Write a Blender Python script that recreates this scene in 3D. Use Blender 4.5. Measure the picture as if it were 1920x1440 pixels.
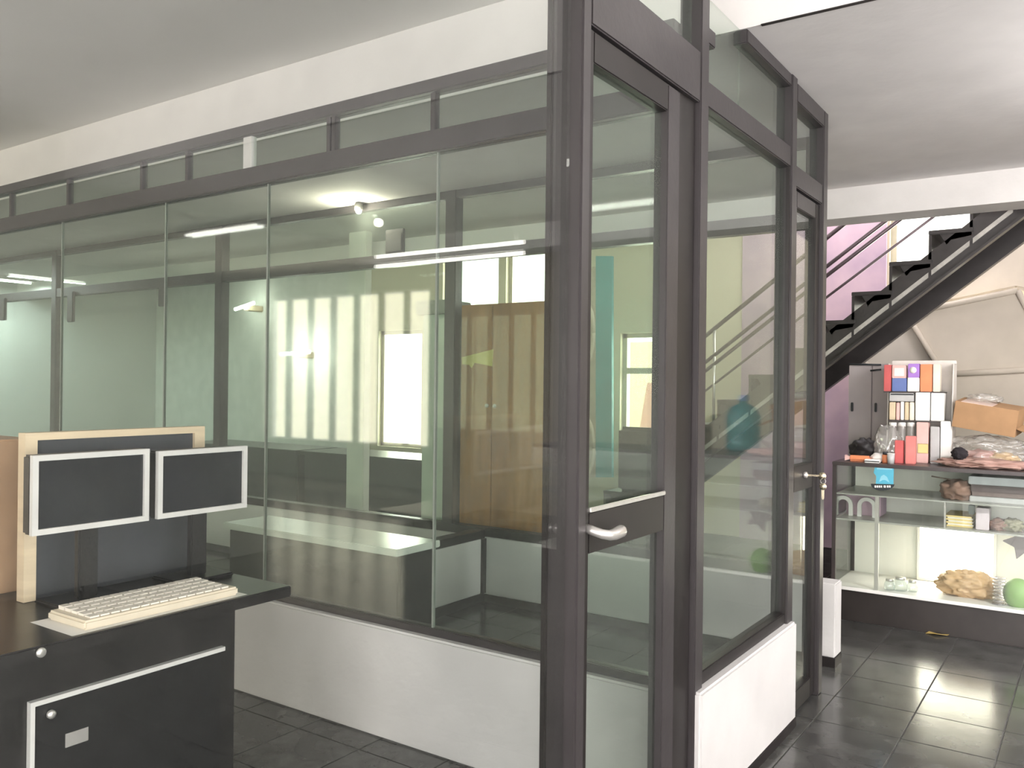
import bpy, bmesh, math, random
from mathutils import Vector, Matrix, noise
random.seed(7)
sc = bpy.context.scene
for o in list(bpy.data.objects): bpy.data.objects.remove(o)
C = sc.collection

# ------------------------------------------------------------------ camera
YAW, PIT, ROL, FPX, HC = 0.6014, 0.0003, 0.01155, 1606.0, 1.4
_f = Vector((-math.sin(YAW)*math.cos(PIT), math.cos(YAW)*math.cos(PIT), math.sin(PIT)))
_r = Vector((math.cos(YAW), math.sin(YAW), 0)); _u = _r.cross(_f)
_r2 = _r*math.cos(ROL)+_u*math.sin(ROL); _u2 = -_r*math.sin(ROL)+_u*math.cos(ROL)
cam_d = bpy.data.cameras.new('camera'); cam = bpy.data.objects.new('camera', cam_d); C.objects.link(cam)
cam_d.sensor_fit = 'HORIZONTAL'; cam_d.sensor_width = 36; cam_d.lens = FPX/1920*36
cam_d.clip_start = 0.02; cam_d.clip_end = 200
M3 = Matrix((_r2, _u2, -_f)).transposed()
cam.matrix_world = Matrix.Translation((0, 0, HC)) @ M3.to_4x4()
sc.camera = cam

# ------------------------------------------------------------------ world, lights, exposure
sc.view_settings.view_transform = 'Standard'; sc.view_settings.look = 'None'
sc.view_settings.gamma = 1; sc.view_settings.use_curve_mapping = False
sc.view_settings.exposure = 0.0
sc.cycles.transparent_max_bounces = 20
sc.cycles.max_bounces = 6; sc.cycles.diffuse_bounces = 4; sc.cycles.glossy_bounces = 3; sc.cycles.transmission_bounces = 2
sc.cycles.caustics_reflective = False; sc.cycles.caustics_refractive = False
sc.cycles.use_adaptive_sampling = True; sc.cycles.adaptive_threshold = .05; sc.cycles.adaptive_min_samples = 10; sc.cycles.use_light_tree = False
sc.cycles.sample_clamp_indirect = 6
w = bpy.data.worlds.new('sky'); sc.world = w; w.use_nodes = True
bg = w.node_tree.nodes['Background']; bg.inputs[0].default_value = (1.0, 0.96, 0.88, 1); bg.inputs[1].default_value = 4.5

def area(name, loc, rot, sx, sy, power, col):
    d = bpy.data.lights.new(name, 'AREA'); d.shape = 'RECTANGLE'; d.size = sx; d.size_y = sy
    d.energy = power; d.color = col
    o = bpy.data.objects.new(name, d); C.objects.link(o); o.location = loc; o.rotation_euler = rot
    return o
# daylight coming through the shop front behind the camera and through the west window
area('shopfront_daylight', (1.0, -3.62, 1.35), (math.radians(100), 0, 0), 4.6, 2.2, 215, (1.0, 0.94, 0.94))
area('west_window_daylight', (-8.95, -3.86, 1.6), (math.radians(90), 0, 0), 3.3, 2.1, 160, (1.0, 0.85, 0.58))
# added light at the east opening, tilted up to brighten the ceilings
area('east_ceiling_fill', (3.62, .2, 1.25), (math.radians(136), 0, math.radians(78)), 4.4, 2.2, 220, (1.0, 0.93, 0.95))
# daylight through the windows of the back wall
for _a, _b, _c, _d in ((-7.36, -6.66, .62, 2.04), (-6.35, -5.55, 2.1, 3.05), (-5.45, -4.6, 2.1, 3.05), (-4.02, -3.2, .92, 1.93), (-1.48, -.60, 2.0, 2.95)):
    area('back_window_daylight', ((_a+_b)/2, 8.06, (_c+_d)/2), (math.radians(-90), 0, 0), _b-_a, _d-_c, 50*(_b-_a)*(_d-_c), (1.0, 0.95, 0.84))
# added light under the stairwell ceiling, brightens stairs and lavender wall
area('stairwell_fill', (-1.3, 6.9, 3.58), (0, 0, 0), 3.0, 1.3, 60, (1.0, 0.92, 0.95))

# ------------------------------------------------------------------ helpers
def at(px, py, ax, v):
    """point of the plane ax = v seen at a pixel of the 1920 x 1440 frame"""
    d = _f+_r2*((px-960)/FPX)-_u2*((py-720)/FPX)
    k = 'xyz'.index(ax); o = Vector((0, 0, HC))
    return o+d*((v-o[k])/d[k])

def nodes(name):
    m = bpy.data.materials.new(name); m.use_nodes = True
    return m, m.node_tree.nodes, m.node_tree.links, m.node_tree.nodes['Principled BSDF']

def mat(name, col, rough=.6, metal=0, var=.08, scale=6, bump=0, bscale=60, stretch=None, col2=None, emit=0, spec=None, trans=0, alpha=1):
    m, N, L, b = nodes(name)
    b.inputs['Roughness'].default_value = rough; b.inputs['Metallic'].default_value = metal
    if spec is not None: b.inputs['Specular IOR Level'].default_value = spec
    tc = N.new('ShaderNodeTexCoord'); mp = N.new('ShaderNodeMapping')
    if stretch: mp.inputs['Scale'].default_value = stretch
    L.new(tc.outputs['Object'], mp.inputs['Vector'])
    nz = N.new('ShaderNodeTexNoise'); nz.inputs['Scale'].default_value = scale; nz.inputs['Detail'].default_value = 4
    L.new(mp.outputs[0], nz.inputs['Vector'])
    cr = N.new('ShaderNodeValToRGB')
    c2 = col2 or tuple(min(1, c*(1+var)) for c in col)
    c1 = col if col2 else tuple(c*(1-var) for c in col)
    cr.color_ramp.elements[0].position = .3; cr.color_ramp.elements[1].position = .7
    cr.color_ramp.elements[0].color = (*c1, 1); cr.color_ramp.elements[1].color = (*c2, 1)
    L.new(nz.outputs['Fac'], cr.inputs[0]); L.new(cr.outputs[0], b.inputs['Base Color'])
    if bump:
        n2 = N.new('ShaderNodeTexNoise'); n2.inputs['Scale'].default_value = bscale; n2.inputs['Detail'].default_value = 3
        L.new(mp.outputs[0], n2.inputs['Vector'])
        bp = N.new('ShaderNodeBump'); bp.inputs['Strength'].default_value = bump; bp.inputs['Distance'].default_value = .01
        L.new(n2.outputs['Fac'], bp.inputs['Height']); L.new(bp.outputs[0], b.inputs['Normal'])
    if emit:
        L.new(cr.outputs[0], b.inputs['Emission Color']); b.inputs['Emission Strength'].default_value = emit
    if trans: b.inputs['Transmission Weight'].default_value = trans
    if alpha < 1: b.inputs['Alpha'].default_value = alpha
    return m

def glass(name, tint=(.90, .95, .91), haze=.02, f0=.045, hazecol=(.8, .85, .8), rough=0.0):
    m, N, L, b = nodes(name); N.remove(b)
    out = N['Material Output']
    tr = N.new('ShaderNodeBsdfTransparent'); tr.inputs[0].default_value = (*tint, 1)
    gl = N.new('ShaderNodeBsdfGlossy'); gl.inputs['Roughness'].default_value = rough
    df = N.new('ShaderNodeBsdfDiffuse'); df.inputs[0].default_value = (*hazecol, 1)
    lw = N.new('ShaderNodeLayerWeight'); lw.inputs[0].default_value = .5
    pw = N.new('ShaderNodeMath'); pw.operation = 'POWER'; pw.inputs[1].default_value = 5
    ml = N.new('ShaderNodeMath'); ml.operation = 'MULTIPLY_ADD'; ml.inputs[1].default_value = .9; ml.inputs[2].default_value = f0
    L.new(lw.outputs['Facing'], pw.inputs[0]); L.new(pw.outputs[0], ml.inputs[0])
    # even diffuse haze; on the partition glass it stands in for reflected light
    m1 = N.new('ShaderNodeMixShader'); m2 = N.new('ShaderNodeMixShader')
    m1.inputs[0].default_value = haze; L.new(tr.outputs[0], m1.inputs[1]); L.new(df.outputs[0], m1.inputs[2])
    L.new(ml.outputs[0], m2.inputs[0]); L.new(m1.outputs[0], m2.inputs[1]); L.new(gl.outputs[0], m2.inputs[2])
    L.new(m2.outputs[0], out.inputs[0])
    return m

def link(name, me, loc, material, parent=None, rot=None):
    o = bpy.data.objects.new(name, me); C.objects.link(o)
    if material is not None and not me.materials: me.materials.append(material)
    loc = Vector(loc)
    if parent is not None:
        o.parent = parent; loc = loc-wloc(parent)
    o.location = loc
    if rot: o.rotation_euler = rot
    return o

def wloc(o):
    v = Vector(o.location)
    while o.parent is not None:
        o = o.parent; v += Vector(o.location)
    return v

def tag(o, label=None, cat=None, group=None, kind=None):
    if label: o['label'] = label
    if cat: o['category'] = cat
    if group: o['group'] = group
    if kind: o['kind'] = kind
    return o

def thing(name, loc, label, cat, group=None, kind=None):
    o = bpy.data.objects.new(name, None); C.objects.link(o); o.location = loc; o.empty_display_size = .1
    return tag(o, label, cat, group, kind)

def bm_mesh(name, bm, smooth=False):
    me = bpy.data.meshes.new(name); bm.normal_update(); bm.to_mesh(me); bm.free()
    if smooth:
        for p in me.polygons: p.use_smooth = True
    return me

def add_box(bm, x0, x1, y0, y1, z0, z1):
    vs = [bm.verts.new(c) for c in ((x0,y0,z0),(x1,y0,z0),(x1,y1,z0),(x0,y1,z0),(x0,y0,z1),(x1,y0,z1),(x1,y1,z1),(x0,y1,z1))]
    for f in ((0,3,2,1),(4,5,6,7),(0,1,5,4),(1,2,6,5),(2,3,7,6),(3,0,4,7)): bm.faces.new([vs[i] for i in f])

def box(name, x0, x1, y0, y1, z0, z1, m, parent=None, bev=0.0, rot=None, seg=2):
    x0, x1 = sorted((x0, x1)); y0, y1 = sorted((y0, y1)); z0, z1 = sorted((z0, z1))
    c = Vector(((x0+x1)/2, (y0+y1)/2, (z0+z1)/2)); bm = bmesh.new()
    add_box(bm, x0-c.x, x1-c.x, y0-c.y, y1-c.y, z0-c.z, z1-c.z)
    if bev: bmesh.ops.bevel(bm, geom=bm.edges[:], offset=bev, segments=seg, affect='EDGES', clamp_overlap=True)
    return link(name, bm_mesh(name, bm), c, m, parent, rot)

def boxes(name, lst, m, parent=None, bev=0):
    """several boxes that make ONE part"""
    xs = [v for b in lst for v in b[:2]]; ys = [v for b in lst for v in b[2:4]]; zs = [v for b in lst for v in b[4:]]
    c = Vector(((min(xs)+max(xs))/2, (min(ys)+max(ys))/2, (min(zs)+max(zs))/2)); bm = bmesh.new()
    for b in lst: add_box(bm, b[0]-c.x, b[1]-c.x, b[2]-c.y, b[3]-c.y, b[4]-c.z, b[5]-c.z)
    if bev: bmesh.ops.bevel(bm, geom=bm.edges[:], offset=bev, segments=1, affect='EDGES', clamp_overlap=True)
    return link(name, bm_mesh(name, bm), c, m, parent)

def prism(name, poly, ax, a, b, m, parent=None, bev=0):
    """polygon in the plane normal to ax, extruded from a to b; poly are (u, z) or (x, y)"""
    def P(u, v, w): return {'y': (u, w, v), 'x': (w, u, v), 'z': (u, v, w)}[ax]
    pts = [Vector(P(u, v, (a+b)/2)) for u, v in poly]
    c = sum(pts, Vector())/len(pts); bm = bmesh.new()
    lo = [bm.verts.new(Vector(P(u, v, a))-c) for u, v in poly]; hi = [bm.verts.new(Vector(P(u, v, b))-c) for u, v in poly]
    bm.faces.new(lo); bm.faces.new(hi[::-1]); n = len(poly)
    for i in range(n): bm.faces.new((lo[i], hi[i], hi[(i+1) % n], lo[(i+1) % n]))
    bmesh.ops.recalc_face_normals(bm, faces=bm.faces[:])
    if bev: bmesh.ops.bevel(bm, geom=bm.edges[:], offset=bev, segments=2, affect='EDGES', clamp_overlap=True)
    return link(name, bm_mesh(name, bm), c, m, parent)

def tube(name, pts, r, m, parent=None, n=10, close=False):
    pts = [Vector(p) for p in pts]; c = sum(pts, Vector())/len(pts); bm = bmesh.new(); rings = []
    for i, p in enumerate(pts):
        a = pts[max(0, i-1)]; b = pts[min(len(pts)-1, i+1)]; t = (b-a).normalized()
        s = t.cross(Vector((0, 0, 1))); s = s.normalized() if s.length > 1e-4 else Vector((1, 0, 0)); u = s.cross(t)
        rr = r[i] if isinstance(r, (list, tuple)) else r
        rings.append([bm.verts.new(p-c+(s*math.cos(2*math.pi*k/n)+u*math.sin(2*math.pi*k/n))*rr) for k in range(n)])
    for a, b in zip(rings, rings[1:]):
        for k in range(n): bm.faces.new((a[k], a[(k+1) % n], b[(k+1) % n], b[k]))
    bm.faces.new(rings[0][::-1]); bm.faces.new(rings[-1])
    bmesh.ops.recalc_face_normals(bm, faces=bm.faces[:])
    return link(name, bm_mesh(name, bm, True), c, m, parent)

def lathe(name, prof, loc, m, parent=None, n=20, rot=None):
    bm = bmesh.new(); rings = []
    for r, z in prof: rings.append([bm.verts.new((r*math.cos(2*math.pi*k/n), r*math.sin(2*math.pi*k/n), z)) for k in range(n)])
    for a, b in zip(rings, rings[1:]):
        for k in range(n): bm.faces.new((a[k], a[(k+1) % n], b[(k+1) % n], b[k]))
    bm.faces.new(rings[0][::-1]); bm.faces.new(rings[-1])
    return link(name, bm_mesh(name, bm, True), loc, m, parent, rot)

def lump(name, c, s, m, parent=None, amp=.3, freq=2.2, seed=0, sub=4, flat=True, fold=0):
    """crumpled rounded heap standing on its lower side"""
    bm = bmesh.new(); bmesh.ops.create_icosphere(bm, subdivisions=sub, radius=1)
    off = Vector((seed*7.3, seed*3.1, seed*1.7))
    for v in bm.verts:
        d = noise.noise(v.co*freq+off)+.5*noise.noise(v.co*freq*2.3+off)
        if fold: d += fold*abs(noise.noise(v.co*freq*1.4+off*2))
        k = 1+amp*d; v.co = Vector((v.co.x*k*s[0], v.co.y*k*s[1], v.co.z*k*s[2]))
        if flat: v.co.z = max(v.co.z, -s[2]*.8)
    z0 = min(v.co.z for v in bm.verts)
    return link(name, bm_mesh(name, bm, True), Vector((c[0], c[1], c[2]-z0)), m, parent)

# ------------------------------------------------------------------ materials
STEEL = mat('painted_steel', (.044, .039, .041), .38, .0, .12, 5, .05, 40, spec=.6)
DARK = mat('black_steel', (.018, .015, .015), .42, 0, .2, 7, spec=.5)
STAIR = mat('stair_steel', (.030, .026, .026), .35, .0, .25, 9, spec=.6)
PLASTER = mat('white_plaster', (.76, .745, .735), .85, 0, .04, 5, .12, 30)
LOWW = mat('low_wall_plaster', (.64, .63, .625), .8, 0, .07, 3, .25, 22)
CEIL = mat('ceiling_paint', (.80, .79, .77), .9, 0, .03, 1.6, .05, 40)
CREAM = mat('cream_paint', (.62, .58, .45), .9, 0, .05, 1.5)
WALLG = mat('grey_paint', (.62, .63, .60), .9, 0, .05, 1.5)
LAV = mat('lavender_paint', (.42, .32, .43), .8, 0, .2, 2.4, col2=(.64, .48, .56))
TEAL = mat('teal_paint', (.06, .33, .36), .6, 0, .12, 3)
TILE = mat('dark_floor_tile', (.062, .062, .060), .19, 0, .45, 7, .035, 9, spec=.6)
GROUT = mat('grout', (.16, .16, .15), .7, 0, .2, 20)
GLA = glass('partition_glass', (.92, .96, .93), .022, rough=.03)
GLD = glass('rear_glass', (.93, .965, .94), .015, .010)
GLN = glass('near_glass', (.97, .98, .975), .003, .035)
GLC = glass('case_glass', (.95, .97, .96), .006, .03)
WING = glass('window_glass', (.97, .98, .97), .004, .03)
ALU = mat('brushed_chrome', (.80, .78, .75), .28, .75, .06, 30)
BLACKP = mat('black_plastic', (.012, .012, .013), .35, 0, .2, 12)
SCREEN = mat('dark_screen', (.016, .018, .022), .16, 0, .2, 4)
SILV = mat('silver_plastic', (.62, .62, .60), .4, 0, .05, 10)
BEIGE = mat('beige_plastic', (.70, .63, .50), .5, 0, .06, 12)
BIRCH = mat('pale_wood', (.66, .55, .38), .55, 0, .1, 5, stretch=(1, 1, 9))
BROWN = mat('brown_veneer', (.45, .19, .06), .42, 0, .16, 4, .05, 60, stretch=(6, 6, .8))
DESKM = mat('black_laminate', (.020, .019, .019), .28, 0, .35, 9, .04, 30)
WTOP = mat('white_laminate', (.70, .72, .68), .25, 0, .05, 4)
CARD = mat('cardboard', (.42, .25, .13), .8, 0, .08, 10)
PALEC = mat('pale_canvas', (.60, .54, .46), .85, 0, .12, 2.5, .1, 20)
PALEC2 = mat('pale_canvas_grey', (.52, .48, .43), .85, 0, .16, 2.2, .1, 20)
WHITE = mat('white_card', (.86, .85, .82), .5, 0, .03, 10)
LIT = mat('patch_glow', (1.0, .93, .78), .5, 0, .02, 3, emit=10)
LAMP = mat('lamp_glow', (1.0, .97, .88), .5, 0, .01, 3, emit=40)
TUBE = mat('tube_glow', (1.0, .96, .90), .5, 0, .01, 3, emit=14)
def flatc(n, c, r=.5, **k): return mat(n, c, r, 0, .07, 14, **k)
PLAST = glass('clear_film', (.93, .93, .92), .16, .10, (.9, .88, .86), .12)

# ------------------------------------------------------------------ the setting
XW, XE, YS, YN = -12.0, 3.5, -3.6, 7.8
ZC, ZS, ZR = 3.04, 2.683, 3.6           # ceiling of the camera's room, soffit, stairwell ceiling
YB0, YB1, ZB = 2.99, 3.2, 2.683        # dropped beam over the glass front
fl = box('floor', XW-.2, XE+.2, YS-.2, YN+.2, -.12, -.006, GROUT); tag(fl, 'dark glossy tiled floor with thin pale joints', kind='structure')
T = .335
tm = bmesh.new(); add_box(tm, -T/2+.0022, T/2-.0022, -T/2+.0022, T/2-.0022, -.008, 0)
bmesh.ops.bevel(tm, geom=[e for e in tm.edges if all(v.co.z > -.001 for v in e.verts)], offset=.0015, segments=1, affect='EDGES')
tme = bm_mesh('tile', tm); tme.materials.append(TILE)
rnd = random.Random(3); ntile = 0; rest = []
for i in range(-36, 11):
    for j in range(-11, 24):
        x, y = -.98+i*T+T/2, 5.39-j*T-T/2+.0
        if x < XW+.1 or x > XE-.1 or y < YS+.1: continue
        seen = (-1.7 < x < .75 and 2.9 < y < 5.4) or (-3.6 < x < -1.0 and 1.6 < y < 4.4)
        if seen and ntile < 300:
            o = link('tile', tme, (x, y, 0), None, fl); o.rotation_euler = (rnd.uniform(-.0022, .0022), rnd.uniform(-.0022, .0022), 0); ntile += 1
        else: rest.append((x-T/2+.0022, x+T/2-.0022, y-T/2+.0022, y+T/2-.0022, -.008, 0))
tag(boxes('tile_field', rest, TILE, fl), kind='stuff')
tag(box('floor_rear', XW, XE, 5.40, YN, -.0055, 0, mat('rear_screed', (.10, .10, .095), .4, 0, .15, 5)), 'dark screed floor behind the display counter', kind='structure')

tag(box('ceiling_front', XW, XE, YS, YB0+.1, ZC, ZC+.15, CEIL), 'pale grey painted ceiling over the front room', kind='structure')
tag(box('ceiling_soffit', XW, XE, YB1, 5.75, ZS, ZS+.15, PLASTER), 'lower pale ceiling behind the dropped beam', kind='structure')
tag(box('ceiling_stairwell', XW, XE, 5.98, YN, ZR, ZR+.15, CEIL), 'high ceiling over the stairwell', kind='structure')
tag(box('beam_front', XW, XE, YB0, YB1, ZB, ZC+.15, PLASTER), 'long bright plastered ceiling beam above the glass front', kind='structure')
tag(box('beam_rear', XW, XE, 5.72, 5.98, 2.49, ZR+.15, PLASTER), 'white plastered beam in front of the stairs', kind='structure')
tag(box('trim_1', -1.0, XE, YB0-.004, YB0+.01, ZB-.003, ZB+.001, DARK), 'thin dark line along the lower edge of the front beam', kind='structure')
tag(boxes('wall_east', [(XE, XE+.2, YS, -2.1, 0, ZR), (XE, XE+.2, 2.5, YN, 0, ZR), (XE, XE+.2, -2.1, 2.5, 0, .1), (XE, XE+.2, -2.1, 2.5, 2.4, ZR)], WALLG), 'painted side wall with a wide shop window', kind='structure')
tag(box('wall_west', XW-.2, XW, YS, YN, 0, ZR, WALLG), 'plain painted far side wall', kind='structure')

def wall_with_holes(name, y0, y1, x0, x1, z1, holes, m):
    xs = sorted({x0, x1, *[h[0] for h in holes], *[h[1] for h in holes]}); zs = sorted({0, z1, *[h[2] for h in holes], *[h[3] for h in holes]})
    lst = []
    for a, b in zip(xs, xs[1:]):
        for c, d in zip(zs, zs[1:]):
            if not any(h[0] <= a and b <= h[1] and h[2] <= c and d <= h[3] for h in holes): lst.append((a, b, y0, y1, c, d))
    o = boxes(name, lst, m)
    return tag(o, kind='structure')
NH = [(-7.36, -6.66, .62, 2.04), (-6.35, -5.55, 2.1, 3.05), (-5.45, -4.6, 2.1, 3.05), (-4.02, -3.2, .92, 1.93), (-1.48, -.60, 2.0, 2.95)]
o = wall_with_holes('wall_north', YN, YN+.22, XW, XE, ZR, NH, CREAM); o['label'] = 'cream painted back wall with bright windows'
SH = [(-10.6, -7.3, .55, 2.65), (-1.3, 3.3, .25, 2.45)]
o = wall_with_holes('wall_south', YS-.2, YS, XW, XE, ZC+.15, SH, WALLG); o['label'] = 'wall behind the viewer with shop windows'
FR = mat('window_frame', (.50, .47, .38), .5)
for i, (a, b, c, d) in enumerate(NH):
    t = thing('window_%d' % (i+1), ((a+b)/2, YN+.1, c), ['tall overexposed window at the far end of the glass front', 'high bright window above the brown cupboard', 'second high bright window right of the cupboard top', 'bright window with a crossbar seen through the near glass door', 'bright stairwell window beside the lavender wall'][i], None, kind='structure')
    boxes('window_frame', [(a, a+.045, YN+.06, YN+.12, c, d), (b-.045, b, YN+.06, YN+.12, c, d), (a, b, YN+.06, YN+.12, c, c+.045), (a, b, YN+.06, YN+.12, d-.045, d)], FR, t)
    box('pane', a+.045, b-.045, YN+.085, YN+.093, c+.045, d-.045, WING, t)
    if i == 3: box('crossbar', a, b, YN+.05, YN+.12, c+.60, c+.66, FR, t)
for i, (a, b, c, d) in enumerate(SH):
    t = thing('window_%d' % (i+6), ((a+b)/2, YS-.1, c), 'shop window behind the viewer', None, kind='structure')
    n = 7 if i == 0 else 4
    for k in range(n+1):
        x = a+(b-a)*k/n; box('mullion', x-.03, x+.03, YS-.14, YS-.06, c, d, STEEL, t)
tag(box('wall_north_west', XW, -7.55, YN-.02, YN, 0, ZR, mat('brightened_wall_grey', (.74, .76, .72), .9)), 'pale grey section of the back wall at the far left, lightened in colour', kind='structure')  # lighter overlay, the brightness of this end is put into its colour
# lavender paint area on the back wall and its lower return
tag(box('wall_lavender', -2.75, -1.5, YN-.03, YN, 0, ZR, LAV), 'blotchy lavender painted wall section behind the stairs', kind='structure')

# ------------------------------------------------------------------ glass front A (along x)
YA = 2.53; ZL = .434
A = thing('wall_front_glazing', (-4, YA, 0), 'long glazed partition on a white low wall with dark rails', None, kind='structure')
box('low_wall', -12, -1.142, 2.50, 2.62, 0, ZL, LOWW, A, .008)
box('mid_rail', -12, -1.12, 2.515, 2.575, 2.285, 2.368, STEEL, A, .004)
box('top_rail', -12, -1.12, 2.515, 2.575, 2.515, 2.565, STEEL, A, .003)
box('sill_rail', -12, -1.12, 2.53, 2.575, ZL, ZL+.03, STEEL, A, .003)
MX = [-6.9, -6.15, -5.41, -4.76, -4.05, -3.67, -3.215, -2.69, -2.66, -2.12, -1.58]
for x in MX:
    wd = .012 if x not in (-3.215,) else .03
    box('transom_mullion', x-wd, x+wd, 2.53, 2.56, 2.368, 2.515, SILV if wd > .02 else STEEL, A, .002)
ed = [-12]+MX+[-1.12]
for a, b in zip(ed, ed[1:]):
    if b-a > .1: box('transom_pane', a+.02, b-.02, 2.541, 2.549, 2.368, 2.515, GLA, A)
PJ = [-12, -9.5, -7.2, -5.9, -4.83, -3.85, -3.08, -2.1, -1.12]
for a, b in zip(PJ, PJ[1:]): box('pane', a+.004, b-.004, 2.540, 2.550, ZL+.03, 2.285, GLA, A)
SIL = mat('silicone_joint', (.26, .29, .26), .5)
for x in PJ[1:-1]: box('joint', x-.004, x+.004, 2.539, 2.551, ZL+.03, 2.285, SIL, A)

# ------------------------------------------------------------------ short side B (along y)
B = thing('wall_side_glazing', (-1.08, 3.1, 0), 'short side of the glass room with dark steel posts', None, kind='structure')
XB0, XB1 = -1.112, -1.043
box('low_wall', -1.14, -1.022, 2.56, 3.588, .035, ZL, LOWW, B, .008)
box('skirting', -1.142, -1.020, 2.56, 3.588, 0, .035, DARK, B)
box('post', -1.118, XB1, 2.555, 2.62, 0, ZS-.001, STEEL, B, .004)                 # corner post
box('post', XB0, XB1, 3.522, 3.588, ZL-.02, ZS-.002, STEEL, B, .004)
box('post', XB0, XB1, 4.008, 4.074, 0, ZS-.02, STEEL, B, .004)
box('mid_rail', XB0+.01, XB1-.005, 2.62, 3.522, 2.30, 2.385, STEEL, B, .004)
box('top_rail', XB0+.01, XB1-.005, 2.62, 2.685, 2.505, 2.56, STEEL, B, .004)
box('top_rail', XB0+.01, XB1-.005, 2.99, 3.522, 2.63, ZS-.002, STEEL, B, .004)
box('top_rail', XB0, XB1, 3.588, 4.008, 2.585, ZS-.02, STEEL, B, .004)
box('mid_rail', XB0+.01, XB1-.005, 3.588, 4.008, 2.235, 2.325, STEEL, B, .004)
box('sill_rail', XB0+.01, XB1-.008, 2.62, 3.522, ZL, ZL+.045, DARK, B, .003)
box('bead', XB1-.02, XB1-.006, 2.62, 2.632, ZL+.04, 2.30, DARK, B)
box('bead', XB1-.02, XB1-.006, 3.508, 3.522, ZL+.04, 2.30, DARK, B)
box('pane', -1.084, -1.076, 2.62, 3.522, ZL+.045, 2.30, GLA, B)
box('transom_pane', -1.084, -1.076, 2.62, 2.685, 2.385, 2.505, GLA, B)
box('transom_pane', -1.084, -1.076, 2.685, 2.99, 2.385, ZS-.002, GLA, B)
box('transom_pane', -1.084, -1.076, 2.99, 3.522, 2.385, 2.63, GLA, B)
box('transom_pane', -1.084, -1.076, 3.588, 4.008, 2.325, 2.585, GLA, B)

# narrow door with the key in its lock
D2 = thing('door_2', (-1.08, 3.76, 0), 'narrow glazed steel door with a key in its lock', None, kind='structure')
box('stile', -1.10, -1.06, 3.592, 3.655, .012, 2.23, STEEL, D2, .003)
box('stile', -1.10, -1.06, 3.94, 4.004, .012, 2.23, DARK, D2, .003)
box('rail', -1.10, -1.06, 3.655, 3.94, 2.16, 2.23, STEEL, D2, .003)
box('lock_rail', -1.10, -1.06, 3.655, 3.94, .955, 1.065, DARK, D2, .003)
box('kick_rail', -1.10, -1.06, 3.655, 3.94, .012, .10, DARK, D2, .003)
box('pane', -1.084, -1.076, 3.655, 3.94, .10, .955, GLA, D2); box('pane', -1.084, -1.076, 3.655, 3.94, 1.065, 2.16, GLA, D2)
BRASS = mat('bright_brass', (.85, .74, .55), .25, 1, .05, 20)
lathe('lock_cylinder', [(.012, 0), (.014, .003), (.014, .012), (.009, .016)], (-1.06, 3.80, 1.02), ALU, D2, 16, (0, math.radians(90), 0))
K = thing('key_pair', (-1.045, 3.80, 1.02), 'two bright keys, one in the narrow door lock, one dangling', 'keys')
boxes('key_blade', [(-1.046, -.995, 3.799, 3.801, 1.016, 1.024)], BRASS, K)
lathe('key_bow', [(.003, -.0015), (.017, -.0015), (.017, .0015), (.003, .0015)], (-.982, 3.80, 1.02), BRASS, K, 20, (math.radians(90), 0, 0))
tube('ring', [(-.978+.011*math.cos(t), 3.80+.002*math.sin(2*t), .998+.011*math.sin(t)) for t in [i*math.pi/8 for i in range(17)]], .0012, ALU, K, 6)
lathe('hanging_key_bow', [(.003, -.0015), (.015, -.0015), (.015, .0015), (.003, .0015)], (-.978, 3.80, .975), BRASS, K, 20, (math.radians(90), 0, 0))
prism('hanging_key_blade', [(-.984, .962), (-.972, .962), (-.973, .925), (-.978, .918), (-.983, .925)], 'y', 3.799, 3.801, BRASS, K)

# near door, in line with the side, and the near pane beyond its jamb
D1 = thing('door_1', (-1.08, 2.1, 0), 'tall glazed steel door with chrome lever handle', None, kind='structure')
box('stile', -1.10, -1.055, 1.858, 1.885, .012, 2.29, DARK, D1, .002)
box('stile', -1.10, -1.055, 2.335, 2.42, .012, 2.29, STEEL, D1, .003)
box('rail', -1.10, -1.055, 1.885, 2.335, 2.21, 2.29, DARK, D1, .003)
box('lock_rail', -1.10, -1.055, 1.885, 2.335, .975, 1.080, DARK, D1, .003)
box('bead', -1.057, -1.049, 1.885, 2.335, 1.080, 1.092, ALU, D1, .002)
box('kick_rail', -1.10, -1.055, 1.885, 2.335, .012, .12, DARK, D1, .003)
box('pane', -1.084, -1.077, 1.885, 2.335, 1.080, 2.21, GLA, D1); box('pane', -1.084, -1.077, 1.885, 2.335, .12, .975, GLA, D1)
h = tube('lever_handle', [(-1.056, 1.872, 1.043), (-1.035, 1.872, 1.038), (-1.012, 1.876, 1.032), (-1.0, 1.893, 1.028), (-1.0, 1.925, 1.027), (-1.0, 1.955, 1.03), (-1.004, 1.968, 1.032)], [.012, .012, .012, .013, .015, .016, .012], ALU, D1, 14)
J = thing('door_frame', (-1.08, 1.83, 0), 'tall dark steel door jamb and head rail in the foreground', None, kind='structure')
box('jamb', -1.134, -1.045, 1.812, 1.856, 0, ZC-.002, STEEL, J, .005)
box('jamb_bead', -1.146, -1.128, 1.806, 1.850, 0, ZC-.002, DARK, J, .003)
box('hinge_post', -1.12, -1.062, 2.424, 2.553, 0, 2.455, DARK, J, .004)
box('head', -1.115, -1.045, 1.856, 2.553, 2.295, 2.455, STEEL, J, .004)
box('transom_pane', -1.084, -1.077, 1.856, 2.553, 2.455, ZC-.05, GLA, J)
box('top_rail', -1.115, -1.045, 1.856, 2.553, ZC-.05, ZC-.002, STEEL, J, .003)
NP = thing('wall_near_glazing', (-1.08, .9, 0), 'near clear glass pane left of the door jamb', None, kind='structure')
box('pane', -1.084, -1.076, .22, 1.805, .05, ZC-.03, GLN, NP)
box('bottom_rail', -1.105, -1.055, .22, 1.805, 0, .05, STEEL, NP)
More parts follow.
